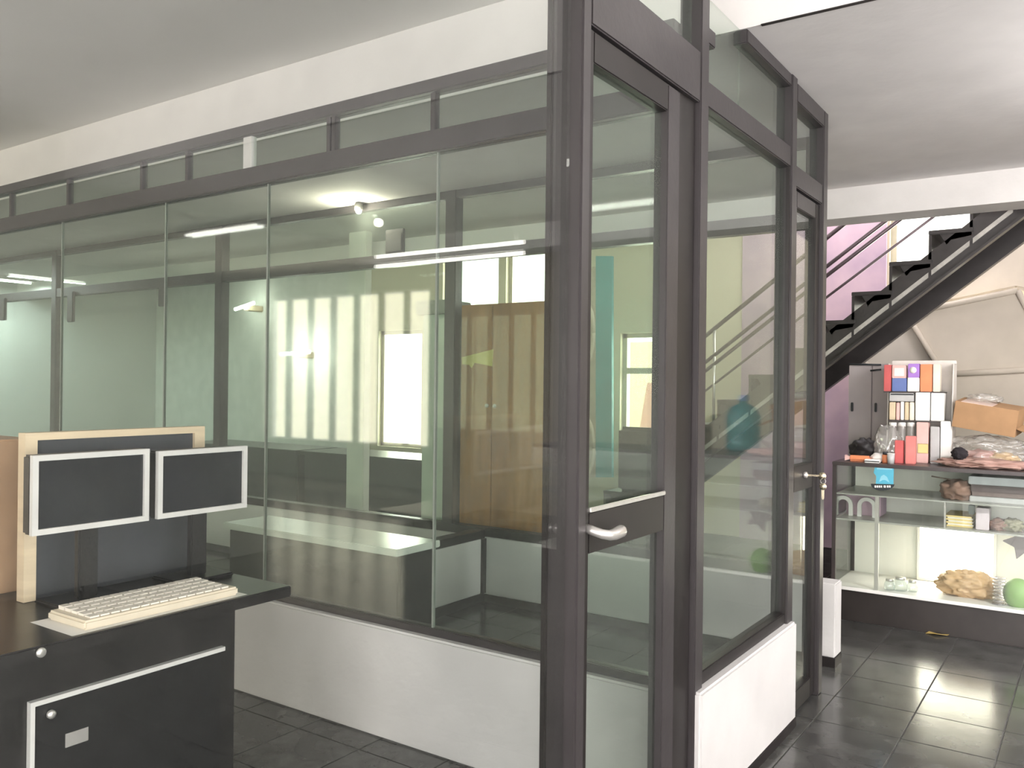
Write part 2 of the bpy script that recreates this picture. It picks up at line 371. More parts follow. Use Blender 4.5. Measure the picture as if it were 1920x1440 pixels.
box('top_rail', -1.105, -1.055, .22, 1.805, ZC-.03, ZC-.002, STEEL, NP)
box('post', -1.115, -1.045, .15, .22, 0, ZC-.002, STEEL, NP)

# ------------------------------------------------------------------ rear glazing D (along x)
YD = 4.480
D = thing('wall_rear_glazing', (-4, YD, 0), 'rear glazed partition of the glass room on a white low wall', None, kind='structure')
box('low_wall', -12, -1.078, 4.45, 4.57, .05, .42, LOWW, D, .006)
box('skirting', -12, -1.076, 4.445, 4.575, 0, .05, DARK, D)
box('sill_rail', -12, -1.20, 4.440, 4.52, .42, .475, DARK, D, .003)
box('mid_rail', -12, -1.20, 4.450, 4.52, 2.215, 2.30, STEEL, D, .003)
box('top_rail', -12, -1.20, 4.450, 4.510, 2.63, ZS-.002, STEEL, D, .003)
box('post', -1.25, -1.18, 4.450, 4.52, .42, ZS-.002, STEEL, D, .004)
PX = [-8.6, -6.0, -3.56, -1.22]
for x in PX[:-1]: box('post', x-.045, x+.045, 4.445, 4.525, .42, ZS-.002, STEEL, D, .004)
for a, b in zip([-12]+PX, PX):
    box('pane', a+.04, b-.04, 4.478, 4.486, .475, 2.215, GLD, D); box('transom_pane', a+.04, b-.04, 4.478, 4.486, 2.30, 2.63, GLD, D)
for x, dz in ((-9.6, .20), (-8.25, .26), (-6.75, .17)):
    box('bracket', x-.05, x+.05, 4.420, 4.450, 2.30-.085-dz, 2.25, STEEL, D, .006)
# low cross partition inside the glass room
P = thing('low_partition', (-3.3, 3.9, 0), 'low white partition with dark edging inside the glass room, meeting the rear wall', 'partition')
box('panel', -3.33, -3.25, 3.30, 4.41, .06, .41, LOWW, P, .004)
box('edge_cap', -3.335, -3.245, 3.30, 4.445, .41, .462, DARK, P, .003)
box('skirting', -3.335, -3.245, 3.30, 4.445, 0, .06, DARK, P)
box('corner_trim', -3.335, -3.235, 4.41, 4.446, .06, .41, DARK, P)

# ------------------------------------------------------------------ staircase behind the counter
S0, RUN, RISE = (-1.406, 2.062), .2395, .19
SL = RISE/RUN
ST = thing('staircase', (-3.6, 6.6, 0), 'black steel open staircase rising to the right behind the counter', 'staircase')
def lowz(x): return 1.54+SL*(x+1.573)
xa, xb = -3.45, .35
for y in (6.2, 6.93):
    s = prism('stringer', [(xa, max(.0, lowz(xa))), (xb, lowz(xb)), (xb, lowz(xb)+.235), (xa-.05, lowz(xa)+.235)], 'y', y, y+.02, STAIR, ST)
    n = Vector((-SL, 1)).normalized()
    for k, (o0, o1, ww) in enumerate(((.0, .018, .055),)):
        q = [(xa, lowz(xa)+o0), (xb, lowz(xb)+o0), (xb, lowz(xb)+o1), (xa, lowz(xa)+o1)]
        prism('flange', q, 'y', y-ww if y < 6.5 else y+.02, y if y < 6.5 else y+.02+ww, STAIR, s)
for k in range(-9, 7):
    x0, z1 = S0[0]+RUN*k, S0[1]+RISE*k; x1 = x0+RUN
    if z1 < .1: continue
    t = box('step', x0-.012, x1+.012, 6.19, 6.96, z1-.028, z1, STAIR, ST, .003)
    box('riser', x0-.012, x0+.006, 6.20, 6.95, z1-RISE, z1-.028, STAIR, t)
    prism('gusset', [(x0+.055, z1-.028), (x1, z1-.028), (x1, z1-.05), (x0+.12, lowz(x0+.12)+.225), (x0+.095, z1-.10)], 'y', 6.20, 6.215, STAIR, t)
STRIP = mat('stringer_highlight', (.42, .41, .38), .45, .3, .25, 14)
for k in range(-8, 6):
    x0 = S0[0]+RUN*k+.008; x1 = x0+RUN-.018
    prism('highlight_strip', [(x0, lowz(x0)+.088), (x1, lowz(x1)+.088), (x1, lowz(x1)+.122), (x0, lowz(x0)+.122)], 'y', 6.188, 6.199, STRIP, ST)  # pale strips paint the highlight along the stringer
RAILM = mat('rail_steel', (.10, .075, .085), .28, .5, .15, 12)
for z, r in ((2.052, .009), (2.205, .014), (2.272, .014), (2.475, .016)):
    tube('hand_rail' if z > 2.4 else 'guard_rail', [(-2.8, 6.24, z-.755*1.22), (-1.58, 6.24, z), (.1, 6.24, z+.735*1.68)], r, RAILM, ST, 10)
for x in (-2.78, -2.42, -.02): tube('baluster', [(x, 6.24, lowz(x)+.2), (x, 6.24, 2.475+.755*(x+1.58)+.01)], .011, ALU if x == -2.42 else RAILM, ST, 10)

# ------------------------------------------------------------------ display counter
YC, ZCT = 5.40, .955
CX0, CX1, YCB = -1.335, 1.35, 5.92
CT = thing('display_counter', (0, 5.65, 0), 'long glass display counter with dark plinth in front of the stairs', 'counter')
PLINTH = mat('plinth_laminate', (.035, .030, .028), .3, 0, .2, 6)
box('plinth', CX0, CX1, YC+.015, YCB, 0, .185, PLINTH, CT, .004)
box('base_board', CX0, CX1, YC, YCB, .185, .205, WHITE, CT, .002)
FRAMEC = mat('case_frame', (.055, .045, .045), .35)
box('top', CX0, CX1, YC-.01, YCB, ZCT-.022, ZCT, FRAMEC, CT, .003)
box('corner_post', CX0, CX0+.022, YC, YC+.022, .205, ZCT-.022, FRAMEC, CT)
box('corner_post', CX0, CX0+.022, YCB-.022, YCB, .205, ZCT-.022, FRAMEC, CT)
BACKC = mat('case_back', (.84, .84, .78), .5, 0, .05, 3)
box('back_panel', CX0+.022, CX1, YCB-.022, YCB-.01, .205, ZCT-.022, BACKC, CT)
SHG = mat('shelf_board', (.42, .42, .38), .3, 0, .05, 6)
box('upper_shelf', CX0+.022, CX1, YC+.012, YCB-.025, .757, .765, SHG, CT)
box('lower_shelf', CX0+.022, CX1, YC+.012, YCB-.025, .602, .612, SHG, CT)
xd = at(1644, 1000, 'y', YC+.02).x
DIVM = mat('divider', (.50, .48, .44), .4)
for x, hw_, zb_ in ((xd, .011, .205), (at(1772, 950, 'y', YC+.02).x, .004, .612), (.35, .011, .205)): box('divider', x-hw_, x+hw_, YC+.010, YC+.03, zb_, .757, DIVM, CT, .001)
box('front_pane', CX0+.022, CX1, YC+.001, YC+.007, .205, ZCT-.022, GLC, CT)
box('end_pane', CX0+.002, CX0+.008, YC+.022, YCB-.022, .205, ZCT-.022, GLC, CT)
LP = thing('glow_panel', (-.72, 5.86, .25), 'added glowing panel for the bright patch in the lower bay of the counter', 'lamp')
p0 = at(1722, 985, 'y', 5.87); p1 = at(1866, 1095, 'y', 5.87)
box('bright_patch', p0.x+.01, p1.x-.01, 5.868, 5.880, .225, .585, LIT, LP, .004)  # added glow for the bright patch in the counter, no lamp known here
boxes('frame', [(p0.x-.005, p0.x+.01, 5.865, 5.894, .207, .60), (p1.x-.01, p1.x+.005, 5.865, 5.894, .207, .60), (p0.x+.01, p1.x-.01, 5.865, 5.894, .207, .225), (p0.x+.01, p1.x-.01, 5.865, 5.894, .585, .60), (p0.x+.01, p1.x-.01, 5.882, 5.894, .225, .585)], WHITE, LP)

# sticker on the front glass: blue square over a dark boat-shaped badge with small pale letters
SK = thing('shop_sticker', at(1656, 900, 'y', YC-.001), 'light blue square sticker over a dark curved badge on the counter glass', 'sticker')
def P2(px, py, y): v = at(px, py, 'y', y); return (v.x, v.z)
BLUE = flatc('sticker_blue', (.10, .45, .62)); BLUE2 = flatc('sticker_blue_pale', (.28, .62, .75)); INK = flatc('badge_ink', (.02, .025, .03))
y0 = YC-.0025
prism('blue_square', [P2(1641, 874, y0), P2(1676, 875, y0), P2(1675, 908, y0), P2(1642, 907, y0), P2(1643, 893, y0), P2(1638, 886, y0)], 'y', y0, YC+.001, BLUE, SK)
prism('figure', [P2(1648, 904, y0), P2(1652, 893, y0), P2(1657, 890, y0), P2(1663, 894, y0), P2(1668, 905, y0), P2(1660, 900, y0), P2(1655, 900, y0)], 'y', y0-.001, y0, BLUE2, SK)
prism('blue_header', [P2(1644, 877, y0), P2(1673, 878, y0), P2(1673, 881, y0), P2(1644, 880, y0)], 'y', y0-.001, y0, BLUE2, SK)
prism('badge', [P2(1633, 907, y0)]+[P2(1655+22*math.cos(math.pi*k/10), 908+12*math.sin(math.pi*k/10), y0) for k in range(11)][::-1], 'y', y0-.0012, YC+.0008, INK, SK)
for k, (a, b) in enumerate(((1640, 1643), (1644, 1647), (1648, 1651), (1652, 1654), (1657, 1661), (1663, 1666), (1667, 1670))):
    prism('letter', [P2(a, 910, y0), P2(b, 910.3, y0), P2(b, 914.5, y0), P2(a, 914, y0)], 'y', y0-.002, y0-.0012, WHITE, SK)

def pxbox(name, x0, y0, x1, y1, Y, dep, m, label, cat, base=None, bev=.003, group=None, rz=0):
    """an upright carton whose front face covers a photo rectangle at the distance Y"""
    a = at(x0, (y0+y1)/2, 'y', Y); b = at(x1, (y0+y1)/2, 'y', Y); zt = at((x0+x1)/2, y0, 'y', Y).z; zb = at((x0+x1)/2, y1, 'y', Y).z if base is None else base
    o = box(name, a.x+.001, b.x-.001, Y, Y+dep, zb, zt, m, None, bev)
    if rz: o.rotation_euler.z = rz
    return tag(o, label, cat, group)

# stepped rack of packets on the counter top
YR = 5.66
r0 = at(1656, 680, 'y', YR).x; r1 = at(1764, 680, 'y', YR).x; q0 = at(1660, 868, 'y', YR).x; q1 = at(1784, 868, 'y', YR).x
zt = at(1700, 681, 'y', YR).z; z2 = at(1700, 734, 'y', YR).z; z3 = at(1700, 788, 'y', YR).z
RK = thing('packet_rack', ((q0+q1)/2, YR+.08, ZCT), 'white stepped rack full of coloured packets on the counter', 'rack')
RKM = flatc('rack_white', (.74, .70, .66))
box('back_board', q0, q1, YR+.17, YR+.185, ZCT, zt+.02, RKM, RK, .003)
for i, (za, xx0, xx1, yy) in enumerate(((z2, r0-.005, at(1768, 734, 'y', YR).x, YR+.055), (z3, at(1664, 788, 'y', YR).x, at(1774, 788, 'y', YR).x, YR+.02))):
    box('shelf', xx0, xx1, yy-.01, YR+.17, za-.008, za, FRAMEC, RK)
prism('side_panel', [(YR-.02, ZCT), (YR+.17, ZCT), (YR+.17, zt), (YR+.07, zt)], 'x', q1-.006, q1, RKM, RK)
prism('side_panel', [(YR+.05, ZCT), (YR+.17, ZCT), (YR+.17, zt), (YR+.09, zt)], 'x', q0-.006, q0, RKM, RK)
RED = flatc('pack_red', (.62, .12, .12)); PINK = flatc('pack_pink', (.80, .52, .48)); PBL = flatc('pack_blue', (.14, .20, .46)); PUR = flatc('pack_purple', (.42, .22, .66))
ORG = flatc('pack_orange', (.85, .30, .14)); YEL = flatc('pack_yellow', (.82, .66, .28)); CRM = flatc('pack_cream', (.86, .80, .68)); TAN = flatc('pack_tan', (.70, .58, .40)); LGR = flatc('pack_grey', (.52, .52, .52))
Y1, Y2, Y3 = YR+.06, YR+.025, YR-.015
tiers = [
 (Y1, z2, [(1657, 684, 1671, RED, 'dull red packet at the left of the rack top tier'), (1672, 709, 1700, PBL, 'dark blue packet low on the rack top tier'), (1701, 708, 1724, WHITE, 'white packet below the purple one on the rack top tier'), (1725, 683, 1748, ORG, 'orange packet on the rack top tier'), (1749, 683, 1763, CRM, 'cream packet at the right of the rack top tier')]),
 (Y2, z3, [(1667, 754, 1679, TAN, 'tan booklet at the left of the rack middle tier'), (1680, 755, 1687, PINK, 'thin pink booklet beside the tan one'), (1688, 753, 1695, WHITE, 'thin white booklet on the rack middle tier'), (1696, 754, 1704, TAN, 'second tan booklet in the middle tier'), (1705, 754, 1714, CRM, 'cream booklet beside the large white cartons'), (1716, 736, 1744, WHITE, 'large white carton at the middle of the rack'), (1745, 737, 1771, WHITE, 'large white carton at the right of the rack middle tier')]),
 (Y3, ZCT, [(1718, 792, 1741, PINK, 'pink and cream carton on the rack bottom tier'), (1744, 800, 1762, LGR, 'pale grey carton on the rack bottom tier'), (1763, 790, 1783, WHITE, 'tall white carton at the right end of the bottom tier')])]
for Y, zb, lst in tiers:
    for (a, t, b, m, lab) in lst:
        o = pxbox('packet' if 'packet' in lab else ('booklet' if 'booklet' in lab else 'carton'), a, t, b, t+20, Y, .07, m, lab, 'packet' if 'packet' in lab else ('booklet' if 'booklet' in lab else 'carton'), base=zb, group='goods on the packet rack')
o = pxbox('packet', 1672, 685, 1699, 708, Y1, .05, PINK, 'pink framed packet standing on the dark blue one', 'packet', base=at(1686, 709, 'y', Y1).z, group='goods on the packet rack')
f0 = at(1677, 690, 'y', Y1); f1 = at(1695, 705, 'y', Y1); box('window', f0.x, f1.x, Y1-.002, Y1, f1.z, f0.z, WHITE, o)
o = pxbox('packet', 1702, 682, 1724, 707, Y1, .05, PUR, 'purple packet with a white spot on the rack top tier', 'packet', base=at(1712, 708, 'y', Y1).z, group='goods on the packet rack')
c = at(1712, 694, 'y', Y1); lathe('spot', [(.001, 0), (.020, 0), (.020, .002), (.001, .002)], (c.x, Y1, c.z), WHITE, o, 18, (math.radians(90), 0, 0))
o = pxbox('carton', 1667, 737, 1714, 752, Y2+.005, .06, LGR, 'flat grey carton lying on the booklets', 'carton', base=at(1690, 753, 'y', Y2).z+.002, group='goods on the packet rack')
f0 = at(1670, 738, 'y', Y2); f1 = at(1713, 741, 'y', Y2); box('lid', f0.x, f1.x, Y2+.002, Y2+.005, f1.z, f0.z, INK, o)
o = pxbox('label', 1720, 832, 1741, 850, Y3-.003, .003, YEL, None, None); o.parent = bpy.data.objects['carton.002'] if 'carton.002' in bpy.data.objects else None
if o.parent: o.location = Vector(o.location)-wloc(o.parent)
for k, a in enumerate((1668, 1685, 1702)):
    c = at(a+6, 810, 'y', YR+.03); zt_ = at(a, 790, 'y', YR+.03).z
    t = thing('clear_tube', (c.x, c.y, ZCT), ['leftmost clear plastic tube with pale lid on the rack bottom tier', 'middle clear plastic tube on the rack bottom tier', 'rightmost clear plastic tube beside the pink carton'][k], 'tube', 'clear tubes on the rack')
    lathe('body', [(.021, 0), (.022, .004), (.022, zt_-ZCT-.03), (.020, zt_-ZCT-.025)], (c.x, c.y, ZCT), PLAST, t, 16)
    lathe('lid', [(.023, 0), (.023, .022), (.020, .025)], (c.x, c.y, zt_-.03), WHITE, t, 16)

# loose things on the left half of the counter top
def cx(px, Y): return at(px, 860, 'y', Y).x
YF = 5.52
pxbox('red_carton', 1677, 826, 1694, 868, YF, .05, RED, 'darker red carton in front of the rack', 'carton', base=ZCT)
pxbox('red_carton', 1697, 818, 1716, 868, YF-.01, .05, flatc('pack_red_pale', (.75, .24, .22)), 'brighter speckled red carton in front of the rack', 'carton', base=ZCT)
t = thing('orange_packet', (cx(1610, YF-.03), YF, ZCT), 'long orange sweet packet lying at the left counter end', 'packet')
box('wrapper', cx(1591, YF-.03), cx(1633, YF-.03), YF-.05, YF, ZCT+.001, ZCT+.036, ORG, t, .012)
prism('crimped_end', [(cx(1591, YF-.03)+.01, ZCT+.012), (cx(1585, YF-.03), ZCT+.003), (cx(1585, YF-.03), ZCT+.036), (cx(1591, YF-.03)+.01, ZCT+.026)], 'y', YF-.045, YF-.005, PINK, t)
t = thing('white_packet', (cx(1640, YF-.07), YF-.07, ZCT), 'white striped packet beside the orange packet', 'packet')
box('carton_body', cx(1622, YF-.08), cx(1650, YF-.08), YF-.10, YF-.055, ZCT+.001, ZCT+.022, WHITE, t, .003)
box('stripe', cx(1622, YF-.08), cx(1650, YF-.08), YF-.101, YF-.10, ZCT+.007, ZCT+.013, INK, t)
lump('crumpled_wrapper', (cx(1645, YF), YF+.01, ZCT), (.045, .03, .030), WHITE, None, .35, 2.5, 4, 3); tag(bpy.data.objects['crumpled_wrapper'], 'crumpled white wrapper behind the orange packet', 'wrapper')
t = thing('orange_jar', (cx(1660, YF), YF, ZCT), 'tiny orange jar with dark lid beside the red cartons', 'jar')
lathe('body', [(.016, 0), (.018, .004), (.018, .045), (.014, .05)], (cx(1660, YF-.02), YF-.02, ZCT), ORG, t, 16); lathe('lid', [(.016, 0), (.016, .014), (.013, .016)], (cx(1660, YF-.02), YF-.02, ZCT+.05), INK, t, 16)
t = thing('white_cup', (cx(1672, YF-.05), YF-.05, ZCT), 'small grey-white cup in front of the red cartons', 'cup')
lathe('body', [(.018, 0), (.022, .06), (.019, .06), (.016, .005)], (cx(1671, YF-.05), YF-.06, ZCT), LGR, t, 18); lathe('rim', [(.022, 0), (.0235, .002), (.022, .004), (.019, .002)], (cx(1671, YF-.05), YF-.06, ZCT+.058), WHITE, t, 18)
tag(lump('black_bag', (cx(1620, 5.66), 5.68, ZCT), (.085, .06, .075), flatc('bag_black', (.02, .018, .02), .5), None, .3, 2, 2, 4), 'black bag slumped against the grey cabinet', 'bag')
tag(lump('clear_bag', (cx(1664, 5.60), 5.60, ZCT), (.075, .04, .12), PLAST, None, .28, 2.2, 9, 4), 'clear plastic bag left of the red cartons', 'bag')

# right half of the counter top
YK = 5.70
tag(lump('cloth_heap', (cx(1855, 5.56), 5.56, ZCT), (.25, .10, .028), flatc('cloth_rose', (.42, .27, .23), .85), None, .35, 3.4, 5, 5), 'brownish pink cloth heap along the counter edge', 'cloth')
tag(lump('clear_plastic_bag', (cx(1855, YK), YK, ZCT+.02), (.21, .11, .085), PLAST, None, .30, 2.6, 12, 5, fold=.5), 'large crinkled clear bag under the cardboard box', 'bag')
tag(lump('pink_bundle', (cx(1840, YK), YK+.01, ZCT+.005), (.10, .06, .05), flatc('bundle_pink', (.62, .36, .32)), None, .3, 2.5, 3, 4), 'pink bundle inside the clear bag', 'bundle')
tag(lump('yellow_bundle', (cx(1882, YK), YK-.01, ZCT+.005), (.08, .06, .045), flatc('bundle_yellow', (.72, .52, .28)), None, .3, 2.5, 6, 4), 'yellowish bundle inside the clear bag', 'bundle')
tag(lump('dark_pompom', (cx(1798, 5.52), 5.54, ZCT+.035), (.042, .042, .035), flatc('wool_black', (.02, .016, .02), .9), None, .25, 5, 8, 4, False), 'black fuzzy ball at the edge of the cloth heap', 'ball')
bxc = at(1850, 783, 'y', YK+.02)
CB = thing('cardboard_box', bxc-Vector((0, 0, .07)), 'tilted brown cardboard box on top of the clear bag', 'box'); CB.rotation_euler = (math.radians(6), math.radians(9), math.radians(-6))
def rb(name, x0, x1, yy0, yy1, zz0, zz1, m, bev=.002):
    o = box(name, x0, x1, yy0, yy1, zz0, zz1, m, None, bev); o.parent = CB; return o
wbx = .165; rb('carton_body', -wbx, wbx, -.10, .10, 0, .155, CARD)
rb('tape', -wbx+.03, .03, -.101, .03, .154, .157, flatc('parcel_label', (.80, .62, .54)), .0005)
fo = rb('flap', wbx, wbx+.10, -.095, .09, .035, .039, CARD); fo.rotation_euler.y = math.radians(14)
fo = rb('side_flap', -wbx-.035, -wbx, -.095, .09, -.02, -.016, CARD); fo.rotation_euler.y = math.radians(-60)
tag(lump('bag_on_box', (bxc.x-.01, YK+.03, bxc.z+.085), (.09, .05, .03), PLAST, None, .35, 3, 21, 4), 'small clear bag crumpled on the cardboard box', 'bag')
TEALP = glass('teal_plastic', (.35, .75, .78), .35, .05, (.08, .42, .48))
t = thing('water_bottle', (-.13, 5.78, ZCT), 'large teal water bottle at the right edge of the view', 'bottle')
lathe('body', [(.10, 0), (.115, .02), (.115, .10), (.108, .11), (.115, .12), (.115, .24), (.09, .30), (.035, .33), (.03, .35)], (-.13, 5.78, ZCT), TEALP, t, 28)
lathe('cap', [(.034, 0), (.034, .035), (.028, .04)], (-.13, 5.78, ZCT+.35), flatc('cap_blue', (.10, .25, .5)), t, 20)
t = thing('brown_carton', (.20, 5.66, ZCT), 'open brown carton beyond the teal bottle, mirrored in the side glass', 'box')
box('carton_body', .10, .40, 5.50, 5.80, ZCT, ZCT+.19, CARD, t, .002)
prism('flap', [(.10, ZCT+.19), (.03, ZCT+.25), (.033, ZCT+.254), (.104, ZCT+.194)], 'y', 5.57, 5.79, CARD, t)

# contents of the counter
ZU, ZLw, ZB0 = .765, .612, .205
YI = 5.50
tag(lump('brown_cloth', (at(1792, 920, 'y', YI).x, YI+.05, ZU), (.085, .10, .062), flatc('cloth_brown', (.26, .16, .12), .8), None, .3, 2.5, 14, 4), 'brown cloth bundle on the upper counter shelf', 'cloth')
for k, (a, b, z0, z1, m, lab, nm, cat) in enumerate(((1818, 1925, .012, .03, LGR, 'dark grey folder at the bottom of the pile on the upper shelf', 'folder', 'folder'), (1822, 1935, .031, .055, flatc('folder_brown', (.20, .15, .14)), 'dark brown folder in the upper shelf pile', 'folder', 'folder'), (1815, 1945, .095, .14, flatc('paper_bluegrey', (.55, .58, .60)), 'pale blue-grey box on top of the upper shelf pile', 'paper_box', 'box'))):
    tag(box(nm, at(a, 900, 'y', YI).x, at(b, 900, 'y', YI).x, YI+.0+.01*k, YI+.3, ZU+z0-.012*(k == 0), ZU+z1, m, None, .003), lab, cat)
tag(box('dark_box', at(1820, 900, 'y', YI).x, at(1940, 900, 'y', YI).x, YI+.01, YI+.28, ZU+.055, ZU+.095, flatc('box_dark', (.12, .09, .09)), None, .003), 'dark box between the folders and the blue-grey box', 'box')
tag(tube('thin_stick', [(at(1745, 885, 'y', YI).x, YI+.03, ZU+.125), (at(1782, 890, 'y', YI).x, YI+.05, ZU+.11)], .004, flatc('stick_brown', (.16, .12, .09)), None, 8), 'thin brown stick poking out of the brown cloth', 'stick')
for k in range(7):
    z = ZLw+k*.009; dx = [0, .006, -.004, .008, -.006, .003, -.012][k]
    tag(box('paper_stack', at(1775, 970, 'y', YI).x+dx, at(1824, 970, 'y', YI).x+dx*.5, YI, YI+.25, z, z+.0085, CRM if k % 2 else YEL, None, .001), ['lowest', 'second lowest', 'third lowest', 'middle', 'third from top', 'second from top', 'topmost'][k]+' pad in the paper stack on the lower shelf', 'paper pad', 'pads in the paper stack')
pxbox('white_carton', 1829, 953, 1855, 990, YI-.03, .10, flatc('carton_lilac', (.74, .66, .70)), 'small lilac-white carton beside the paper stack', 'carton', base=ZLw)
pxbox('grey_carton', 1815, 948, 1827, 975, YI+.1, .05, flatc('carton_green', (.30, .36, .33)), 'narrow grey-green carton behind the paper stack', 'carton', base=ZLw+.064)
for k, (a, s, m, lab) in enumerate(((1872, .045, flatc('leather_brown', (.20, .11, .08)), 'dark brown pouch on the lower shelf'), (1898, .05, flatc('pouch_green', (.25, .24, .16)), 'olive pouch at the right of the lower shelf'))):
    tag(lump('pouch', (at(a, 970, 'y', YI).x, YI+.02, ZLw), (s*1.1, .06, s*.8), m, None, .35, 2.4, 30+k, 4), lab, 'pouch')
tag(lump('paper_heap', (at(1815, 1100, 'y', 5.60).x, 5.60, ZB0), (.15, .10, .08), flatc('paper_tan', (.62, .42, .24)), None, .28, 3.2, 41, 5, fold=.4), 'crumpled tan paper heap in the lower bay in front of the glowing panel', 'paper')
JG = glass('jar_glass', (.88, .92, .92), .08, .12)
for k, (a, r) in enumerate(((1668, .030), (1688, .038), (1711, .030))):
    c = at(a, 1110, 'y', 5.47+.02*k)
    t = thing('glass_jar', (c.x, c.y, ZB0), ['small clear glass jar nearest the divider in the lower bay', 'larger clear glass jar between two smaller ones', 'clear glass jar beside the tan paper heap'][k], 'jar', 'glass jars in the lower bay')
    lathe('body', [(r*.8, 0), (r, .008), (r*1.05, r), (r*.8, r*1.7), (r*.7, r*1.75)], (c.x, c.y, ZB0), JG, t, 20); lathe('lid', [(r*.75, 0), (r*.75, .012), (r*.7, .014)], (c.x, c.y, ZB0+r*1.75), ALU, t, 20)
CL = glass('lid_plastic', (.92, .90, .93), .12, .25, (.8, .78, .8), .05)
for k in range(9):
    c = at(1874, 1110, 'y', 5.48)
    tag(lathe('plastic_lid', [(.030, 0), (.036, .003), (.036, .007), (.030, .010), (.026, .006)], (c.x+.002*((k*7) % 3-1), c.y+.002*((k*5) % 3-1), ZB0+k*.0175), CL, None, 20), 'clear plastic lid in the stack by the green ball, number %s from the bottom' % ('one two three four five six seven eight nine'.split()[k]), 'lid', 'stack of plastic lids')
tag(lump('green_ball', (at(1908, 1118, 'y', 5.48).x, 5.50, ZB0), (.075, .07, .085), flatc('rubber_green', (.24, .42, .12), .5), None, .03, 1, 2, 4, True), 'green round cushion low at the right end of the counter', 'ball')
c = at(1918, 1018, 'y', 5.50)
tag(prism('star_ornament', [(c.x+.10*(1 if k % 2 == 0 else .5)*math.cos(math.pi+math.pi*k/5), c.z+.10*(1 if k % 2 == 0 else .5)*math.sin(math.pi+math.pi*k/5)) for k in range(10)], 'y', 5.5, 5.52, flatc('star_grey', (.20, .17, .17)), None, .003), 'dark grey star ornament hanging behind the counter glass', 'ornament')
for k, (a, lab) in enumerate(((1581, 'white arched bracket at the left end of the counter'), (1625, 'white arched bracket beside the divider in the counter'))):
    cc = at(a, 948, 'y', 5.56); zb = ZLw; R = .055
    pts = [(R*math.cos(math.pi*i/12), .065+R*math.sin(math.pi*i/12)) for i in range(13)]; inn = [(.032*math.cos(math.pi*i/12), .065+.032*math.sin(math.pi*i/12)) for i in range(13)]
    poly = [(cc.x+R, zb)]+[(cc.x+u, zb+v) for u, v in pts]+[(cc.x-R, zb), (cc.x-.032, zb)]+[(cc.x+u, zb+v) for u, v in inn[::-1]]+[(cc.x+.032, zb)]
    tag(prism('arched_bracket', poly, 'y', 5.56, 5.58, WHITE, None), lab, 'bracket', 'white arched brackets')
tag(box('lavender_box', CX0+.03, xd-.02, 5.62, 5.80, ZLw, ZLw+.135, LAV, None, .004), 'dull lavender box behind the white arched brackets', 'box')

c = at(1762, 1190, 'z', 0)
lf = bmesh.new(); pr = [(-.075, 0, .004), (-.03, .035, .018), (.03, .04, .012), (.085, .005, .022), (.03, -.03, .008), (-.03, -.035, .014)]
vs = [lf.verts.new(p) for p in pr]; ct = lf.verts.new((0, 0, .004)); lo_ = [lf.verts.new((p[0], p[1], p[2]-.003)) for p in pr]; cb = lf.verts.new((0, 0, .001))
for i in range(6): lf.faces.new((ct, vs[i], vs[(i+1) % 6])); lf.faces.new((cb, lo_[(i+1) % 6], lo_[i])); lf.faces.new((vs[i], lo_[i], lo_[(i+1) % 6], vs[(i+1) % 6]))
bmesh.ops.recalc_face_normals(lf, faces=lf.faces[:])
tag(link('dry_leaf', bm_mesh('dry_leaf', lf), (c.x, c.y, 0.0005), flatc('leaf_ochre', (.34, .25, .08), .6), None, (0, 0, .4)), 'yellowish dry leaf on the dark tiles before the counter', 'leaf')

# ------------------------------------------------------------------ behind the counter
GRC = mat('grey_cabinet_paint', (.40, .36, .37), .6, 0, .12, 3)
t = thing('grey_cabinet', (-1.42, 6.05, 0), 'tall grey cabinet between the lavender wall and the packet rack', 'cabinet')
x0, x1 = at(1590, 780, 'y', 6.02).x, at(1676, 780, 'y', 6.02).x; zt = at(1630, 682, 'y', 6.02).z; xm = at(1634, 780, 'y', 6.02).x
box('body', x0, x1, 6.04, 6.18, 0, zt, GRC, t, .004)
for a, b in ((x0, xm), (xm, x1)):
    d = box('door', a+.003, b-.003, 6.022, 6.04, .05, zt-.012, GRC, t, .003)
    hx = a+.02; c = at(1600, 763, 'y', 6.02)
    box('handle', hx, hx+.014, 6.005, 6.022, c.z-.03, c.z+.03, INK, d, .003)
for k, (a, b, py, lab) in enumerate(((1592, 1652, 683, 'longer thin black rod on top of the grey cabinet'), (1632, 1652, 695, 'short thin black rod in front of the grey cabinet'))):
    u = at(a, py, 'y', 6.0); v = at(b, py+(-2 if k else 1), 'y', 6.0)
    tag(tube('black_rod', [u, v], .006, INK, None, 8), lab, 'rod')
YP = 7.25
def slab(poly, Y, th, m, label, rim=True):
    pp = [P2(a, b, Y) for a, b in poly]
    t = thing('pale_board', (sum(p[0] for p in pp)/len(pp), Y, 0), label, 'board', 'pale boards stacked under the stairs')
    prism('board', pp, 'y', Y, Y+th, m, t, .02)
    if rim:
        n = len(pp)
        for i in range(n):
            a, b = Vector((pp[i][0], Y-.006, pp[i][1])), Vector((pp[(i+1) % n][0], Y-.006, pp[(i+1) % n][1]))
            tube('piping', [a, (a+b)/2, b], .022, m, t, 8)
slab([(1700, 588), (1908, 545), (1985, 690), (1770, 702)], YP-.10, .08, PALEC, 'large pale canvas board with a raised edge under the stairs')
slab([(1600, 648), (1702, 590), (1768, 702), (1760, 760), (1652, 758), (1630, 690)], YP+.03, .07, PALEC2, 'pale grey rounded board left of the large canvas board')
slab([(1770, 706), (1990, 690), (1990, 920), (1700, 920)], YP-.095, .07, PALEC, 'pale board behind the cardboard box', False)
slab([(1690, 585), (1800, 490), (1850, 450), (1990, 430), (1990, 560), (1905, 541)], YP+.06, .07, PALEC, 'pale folded canvas wedge high under the stairs', False)
